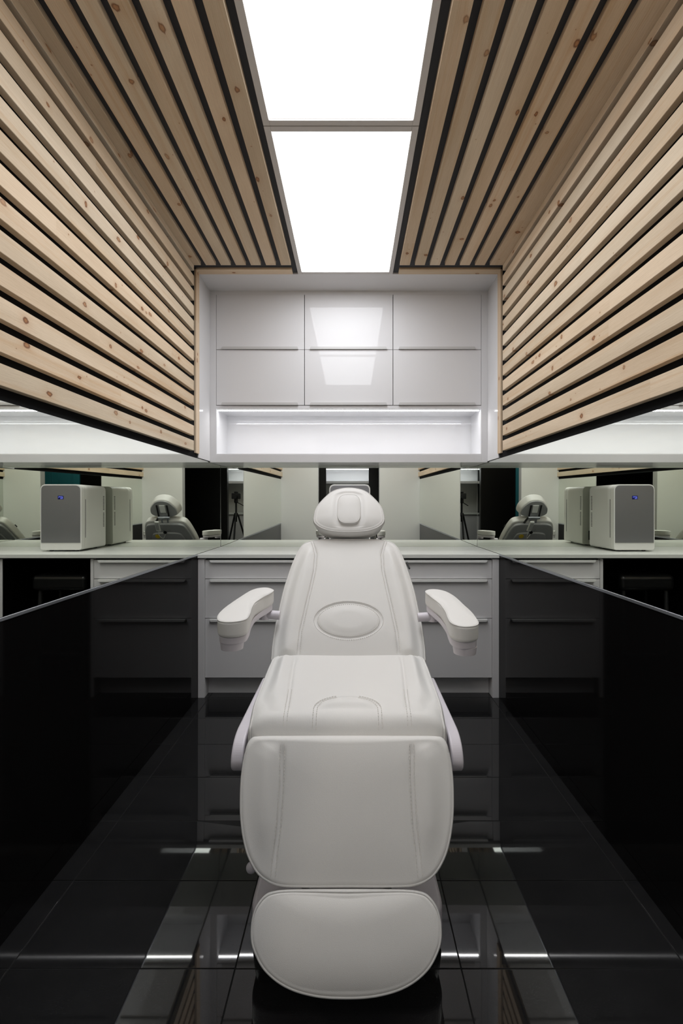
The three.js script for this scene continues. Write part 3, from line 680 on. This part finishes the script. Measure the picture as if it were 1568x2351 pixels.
  // ---- foot plate
  const PF = { h0: 0.3295, d0: 1.128, h1: 0.1711, d1: 1.029 }, FF0 = frameOf(PF);
  if (FF0.N.y < 0) FF0.N.negate();
  const FF = { ...FF0, at: (u, v, z) => FF0.O.clone().addScaledVector(FF0.U, u).addScaledVector(FF0.V, v).addScaledVector(FF0.N, z) };
  const fp = closed(outlineFromRows([[2043.5, 0], [2044, 90], [2045, 140], [2048, 165], [2055.5, 187], [2078, 207], [2104, 217.5], [2139, 222], [2168, 220], [2190, 213], [2223, 196], [2253, 167], [2275, 131], [2290, 86], [2297, 45], [2299, 0]], PF, FF0));
  const CF = cushion(fp, FF, { thick: 0.036, crown: 0.012, r: 0.015, rings: 50 });
  const foot = part('foot_rest', CF.g, M.leather, chair, 'white leather rounded foot plate');
  part('piping', CF.piping(0.0028), M.leather, foot);
  for (const q of [-0.1, 0.1]) part('foot_rest_bracket', rod(FLr.at(q, FL.len - 0.05, -0.07), FF.at(q, 0.05, -0.044), 0.01), M.metal, foot);
  part('clamp_knob', [new THREE.SphereGeometry(0.0135, 16, 12).translate(FLr.at(-0.243, FL.len - 0.028, -0.085).x, FLr.at(0, FL.len - 0.028, -0.085).y, FLr.at(0, FL.len - 0.028, -0.085).z), rod(FLr.at(-0.243, FL.len - 0.028, -0.085), FLr.at(-0.15, FL.len - 0.03, -0.085), 0.006)], M.plastic, foot, 'small round clamp knob');
  // ---- side covers of the seat
  for (const s of [-1, 1]) {
    const sh2 = new THREE.Shape();
    sh2.moveTo(-1.80, 0.575); sh2.lineTo(-1.42, 0.572); sh2.bezierCurveTo(-1.375, 0.57, -1.345, 0.555, -1.335, 0.525); sh2.bezierCurveTo(-1.33, 0.512, -1.335, 0.494, -1.36, 0.490); sh2.lineTo(-1.45, 0.495); sh2.lineTo(-1.80, 0.495); sh2.closePath();
    const g = new THREE.ExtrudeGeometry(sh2, { depth: 0.022, bevelEnabled: true, bevelSize: 0.006, bevelThickness: 0.006, bevelSegments: 3, curveSegments: 16 });
    g.rotateY(-Math.PI / 2);                                  // shape x -> z, extrude -> -x
    const x = s < 0 ? CX - 0.294 : CX + 0.294 + 0.022;
    g.translate(x, 0, 0);
    const sc = part('side_cover', g, M.plastic, chair, 'pale plastic side cover below the seat');
    part('cover_screw', rod(V3(CX + s * 0.320, 0.523, 1.372), V3(CX + s * 0.3245, 0.523, 1.372), 0.006), M.chrome, sc);
  }
  // ---- armrests
  const armRows = {
    '-1': [[628, 1353], [612, 1348], [595, 1349], [580, 1353], [553.5, 1368], [526, 1386], [506, 1403.5], [499, 1415], [503, 1424], [520, 1427], [544, 1425.5], [562.7, 1420.7], [572, 1410], [577.6, 1394], [586.8, 1381.7], [604, 1369], [621, 1360]],
    '1': [[976.6, 1355.5], [985.8, 1352], [1002, 1352], [1019.4, 1355.5], [1036.8, 1363.6], [1054, 1376.6], [1070.4, 1391.8], [1083.4, 1404.8], [1093, 1417.9], [1098.6, 1427.6], [1096.4, 1433], [1083.4, 1436.8], [1063.9, 1437.4], [1047.6, 1434], [1035.7, 1427.6], [1029, 1416.8], [1023.8, 1403.8], [1014, 1390.7], [1002, 1378.8], [988, 1367.4]],
  };
  for (const s of [-1, 1]) {
    const pl = s < 0 ? { h0: 0.908, d0: 1.96, h1: 0.886, d1: 1.40 } : { h0: 0.906, d0: 1.96, h1: 0.878, d1: 1.40 }, F = frameOf(pl); if (F.N.y < 0) F.N.negate();
    const FA = { ...F, at: (u, v, z) => F.O.clone().addScaledVector(F.U, u).addScaledVector(F.V, v).addScaledVector(F.N, z) };
    const raw = armRows[s].map(([px, py]) => { const p = yToPlane(py, pl); return new THREE.Vector3((px - VPX) * p.d / FOC + CAMX - CX, p.t * F.len, 0); });
    const ap = new THREE.CatmullRomCurve3(raw, true, 'centripetal').getSpacedPoints(200).slice(0, 200).map(p => [p.x, p.y]);
    const cen = [s * 0.350, 0.30];
    const vEnd = Math.max(...ap.map(p => p[1])), vBack = Math.min(...ap.map(p => p[1]));
    const A = cushion(ap, FA, { thick: 0.052, crown: 0.005, r: 0.011, rings: 30, center: cen });
    const arm = part('armrest', A.g, M.leather, chair, 'white leather armrest pad');
    part('piping', A.piping(0.0024), M.leather, arm);
    const tp = ap.map(([u, v]) => [cen[0] + (u - cen[0]) * 0.93, cen[1] + (v - cen[1]) * 0.965]);
    const T = cushion(tp, { ...FA, at: (u, v, z) => FA.at(u, v, z - 0.0525) }, { thick: 0.022, crown: 0, r: 0.003, rings: 6, center: cen });
    part('arm_tray', T.g, M.plastic, arm, 'pale plastic tray under the armrest');
    const cup = new THREE.CylinderGeometry(0.036, 0.033, 0.022, 28); const cw = FA.at(s * 0.352, vEnd - 0.047, -0.085); cup.translate(cw.x, cw.y, cw.z);
    part('arm_cup', cup, M.plastic, arm);
    const hz = FA.at(s * 0.322, vBack + 0.06, -0.092);
    part('arm_pivot', [rod(hz, new THREE.Vector3(CX + s * 0.262, hz.y - 0.004, hz.z), 0.017, 0.017, 16), rod(hz.clone().add(new THREE.Vector3(0, -0.018, 0)), hz.clone().add(new THREE.Vector3(0, 0.022, 0)), 0.02, 0.022, 16)], M.plastic, arm, 'pale plastic armrest hinge');
  }
  // ---- base and lift column
  const bs = new THREE.Shape(); const bw = 0.246, r = 0.06;
  bs.moveTo(-bw + r, 1.262); bs.lineTo(bw - r, 1.262); bs.quadraticCurveTo(bw, 1.262, bw, 1.262 + r); bs.lineTo(bw - 0.012, 2.02); bs.quadraticCurveTo(bw - 0.02, 2.08, bw - 0.08, 2.08); bs.lineTo(-bw + 0.08, 2.08); bs.quadraticCurveTo(-bw + 0.02, 2.08, -bw + 0.012, 2.02); bs.lineTo(-bw, 1.262 + r); bs.quadraticCurveTo(-bw, 1.262, -bw + r, 1.262);
  const bg = new THREE.ExtrudeGeometry(bs, { depth: 0.055, bevelEnabled: true, bevelSize: 0.012, bevelThickness: 0.012, bevelSegments: 4, curveSegments: 12 });
  bg.rotateX(-Math.PI / 2); bg.translate(CX, 0.094, 0);       // shape y -> -z = depth, extrude -> up
  const base = part('base', bg, M.plastic, chair, 'pale plastic base cover');
  for (const s of [-1, 1]) for (const d of [1.345, 1.99]) {
    const g = new THREE.LatheGeometry([[0.0, 0], [0.022, 0], [0.030, 0.012], [0.026, 0.05], [0.02, 0.0835], [0, 0.0835]].map(([a, b]) => new THREE.Vector2(a, b)), 20);
    g.translate(CX + s * 0.232, 0.0008, -d);
    part('foot', g, M.rubber, base, 'black rubber foot');
  }
  part('lift_column', [box(CX - 0.13, CX + 0.13, 0.155, 0.34, 1.52, 1.86, 0.03), box(CX - 0.10, CX + 0.10, 0.30, 0.505, 1.55, 1.83, 0.02)], M.plastic, chair);
  for (const q of [-0.15, 0.15]) part('recline_link', rod(V3(CX + q, 0.52, 1.79), FB.at(q, 0.02, -0.095), 0.02), M.metal, chair);
  // hand control hung on the back of the chair
  const rem = thing('hand_control', 'white hand control with buttons hanging behind the chair headrest', 'remote control');
  const m4 = new THREE.Matrix4().makeBasis(FB.U, FB.V, FB.N);
  const rg = new RoundedBoxGeometry(0.044, 0.13, 0.02, 2, 0.006); rg.rotateZ(0.07); rg.applyMatrix4(m4); const rp = FB.at(0.05, FB.len * 0.98, -0.165); rg.translate(rp.x, rp.y, rp.z);
  part('casing', rg, M.handle, rem);
  const bgs = []; for (let i = 0; i < 5; i++) for (let j = 0; j < 2; j++) { const q = new RoundedBoxGeometry(0.012, 0.012, 0.004, 1, 0.0015); q.translate(-0.008 + j * 0.016, 0.04 - i * 0.018, -0.0115); q.rotateZ(0.07); q.applyMatrix4(m4); q.translate(rp.x, rp.y, rp.z); bgs.push(q); }
  for (const q of bgs) part('button', q, M.shell, rem);
  part('cable', tube([FB.at(0.055, FB.len * 0.98 - 0.065, -0.165), FB.at(0.06, FB.len * 0.78, -0.175), FB.at(0.04, FB.len * 0.66, -0.15), FB.at(0.01, 0.425, -0.137)], 0.0035, 24, 8), M.handle, rem);
}

// ---------------------------------------------------------------- cosmetics cooler on the worktop behind the headrest
{
  const t = thing('mini_fridge', 'white countertop cooler with steel-look door and blue digits, on the worktop behind the headrest', 'mini fridge');
  const w = 0.274, h = 0.447, dep = 0.325, r = 0.036;
  const rrect = (w2, y0, y1, rt, rbm) => { const s = new THREE.Shape(); s.moveTo(-w2 + rbm, y0); s.lineTo(w2 - rbm, y0); s.quadraticCurveTo(w2, y0, w2, y0 + rbm); s.lineTo(w2, y1 - rt); s.quadraticCurveTo(w2, y1, w2 - rt, y1); s.lineTo(-w2 + rt, y1); s.quadraticCurveTo(-w2, y1, -w2, y1 - rt); s.lineTo(-w2, y0 + rbm); s.quadraticCurveTo(-w2, y0, -w2 + rbm, y0); return s; };
  const ex = (s, d, z, b = 0.002) => { const g = new THREE.ExtrudeGeometry(s, { depth: d - 2 * b, bevelEnabled: true, bevelSize: b, bevelThickness: b, bevelSegments: 2, curveSegments: 10 }); g.translate(0, 0, z + b); return g; };
  part('casing', ex(rrect(w / 2 - 0.002, 0.012, h, r, 0.018), dep - 0.042, -(dep - 0.001)), M.fridge, t);
  const door = part('door', ex(rrect(w / 2 - 0.002, 0.012, h, r, 0.018), 0.038, -0.039), M.fridge, t);
  part('door_panel', ex(rrect(w / 2 - 0.009, 0.06, h - 0.006, r - 0.005, 0.001), 0.004, -0.001, 0.001), M.steel, door, 'brushed steel-look door front');
  part('door_grip', box(w / 2 - 0.002, w / 2 + 0.0012, 0.09, 0.35, 0.046, 0.050), M.gap, t);
  part('door_grip', box(-w / 2 - 0.0012, -w / 2 + 0.002, 0.09, 0.35, 0.046, 0.050), M.gap, t);
  const disp = part('display', box(-0.02, 0.018, h - 0.098, h - 0.074, -0.0042, -0.003, 0.0005), M.display, door, 'small dark blue display');
  // digits "10°C" as lit segments
  const seg = { a: [0, 1, 0, 1, 1], b: 1 };
  const bars = [], bar = (x, y, bw, bh) => bars.push(box(x, x + bw, y, y + bh, -0.0052, -0.0042));
  const dy = h - 0.095, k = 0.0019;
  bar(-0.0150, dy, k, 0.0165);                                                        // 1
  bar(-0.0095, dy, k, 0.0165); bar(-0.0020, dy, k, 0.0165); bar(-0.0076, dy, 0.0056, k); bar(-0.0076, dy + 0.0146, 0.0056, k);   // 0
  bar(0.0022, dy + 0.0125, 0.0035, 0.0013); bar(0.0022, dy + 0.0155, 0.0035, 0.0013); bar(0.0022, dy + 0.0135, 0.0012, 0.0025); bar(0.0045, dy + 0.0135, 0.0012, 0.0025);  // degree
  bar(0.0085, dy + 0.007, k * 0.8, 0.0095); bar(0.0095, dy + 0.007, 0.005, 0.0014); bar(0.0095, dy + 0.0151, 0.005, 0.0014);   // C
  part('digits', bars, M.displayGlow, disp, 'glowing blue digits');
  for (const s of [-1, 1]) for (const [y0, n] of [[0.275, 10], [0.155, 10]]) for (let i = 0; i < n; i++) {
    const x0 = s < 0 ? -w / 2 - 0.0006 : w / 2 - 0.0014;
    part('vent_slot', box(x0, x0 + 0.002, y0 + i * 0.0105, y0 + i * 0.0105 + 0.005, dep - 0.04, dep - 0.022), M.dark, t);
  }
  for (let i = 0; i < 7; i++) part('rear_vent_slot', box(-0.07, 0.03, 0.04 + i * 0.011, 0.045 + i * 0.011, dep - 0.0016, dep + 0.0005), M.dark, t);
  part('power_socket', box(0.05, 0.09, 0.045, 0.115, dep - 0.003, dep + 0.0008), M.rubber, t);
  for (const sx of [-1, 1]) for (const z of [0.04, dep - 0.05]) { const g = new THREE.CylinderGeometry(0.013, 0.012, 0.0115, 16); g.translate(sx * 0.085, 0.0065, -z); part('foot', g, M.rubber, t); }
  t.position.copy(V3(0.007, 0.9145, 3.218)); t.rotation.y = -0.01;
}

// ---------------------------------------------------------------- stool in the knee space
{
  const t = thing('stool', 'black square stool pushed into the knee space under the worktop', 'stool');
  const x = -0.03, d = 3.28;
  part('seat', box(x - 0.18, x + 0.18, 0.665, 0.77, d - 0.15, d + 0.15, 0.03), M.blackPaint, t);
  for (const a of [-1, 1]) for (const b of [-1, 1]) part('leg', rod(V3(x + a * 0.15, 0.001, d + b * 0.12), V3(x + a * 0.14, 0.67, d + b * 0.11), 0.014), M.rubber, t);
  for (const b of [-0.118, 0.118]) part('footrail', rod(V3(x - 0.147, 0.25, d + b), V3(x + 0.147, 0.25, d + b), 0.009), M.rubber, t);
}
// ---------------------------------------------------------------- tripod with camera standing in the hallway
{
  const t = thing('tripod', 'black photo tripod standing in the hallway, seen in the mirrors', 'tripod');
  const x = 0.03, z = -0.99, top = V3(x, 0.98, z);
  for (let i = 0; i < 3; i++) {
    const a = Math.PI / 2 + i * 2 * Math.PI / 3, dir = (r, h) => V3(x + Math.cos(a) * r, h, z + Math.sin(a) * r);
    const l = part('leg', [rod(dir(0.035, 0.96), dir(0.17, 0.50), 0.015), rod(dir(0.17, 0.52), dir(0.31, 0.012), 0.011)], M.rubber, t);
    part('leg_lock', rod(dir(0.160, 0.53), dir(0.178, 0.47), 0.02), M.blackPaint, l);
  }
  part('centre_column', rod(V3(x, 0.85, z), V3(x, 1.17, z), 0.016), M.rubber, t);
  part('shoulder', rod(V3(x, 0.94, z), V3(x, 1.0, z), 0.045, 0.03), M.rubber, t);
  part('head', [new THREE.SphereGeometry(0.032, 18, 14).translate(x, 1.19, -z), rod(V3(x, 1.19, z), V3(x, 1.235, z), 0.03), rod(V3(x, 1.19, z), V3(x - 0.12, 1.12, z - 0.05), 0.007)], M.rubber, t);
  const c = thing('camera', 'black photo camera mounted on the tripod in the hallway', 'camera');
  part('body', box(x - 0.072, x + 0.072, 1.236, 1.335, z - 0.04, z + 0.028, 0.01), M.rubber, c);
  part('prism_hump', box(x - 0.03, x + 0.03, 1.333, 1.365, z - 0.03, z + 0.02, 0.01), M.rubber, c);
  part('lens', [rod(V3(x, 1.283, z + 0.026), V3(x, 1.283, z + 0.10), 0.036, 0.036, 24), rod(V3(x, 1.283, z + 0.10), V3(x, 1.283, z + 0.135), 0.041, 0.044, 24)], M.blackPaint, c);
}
renderer.render(scene, camera);
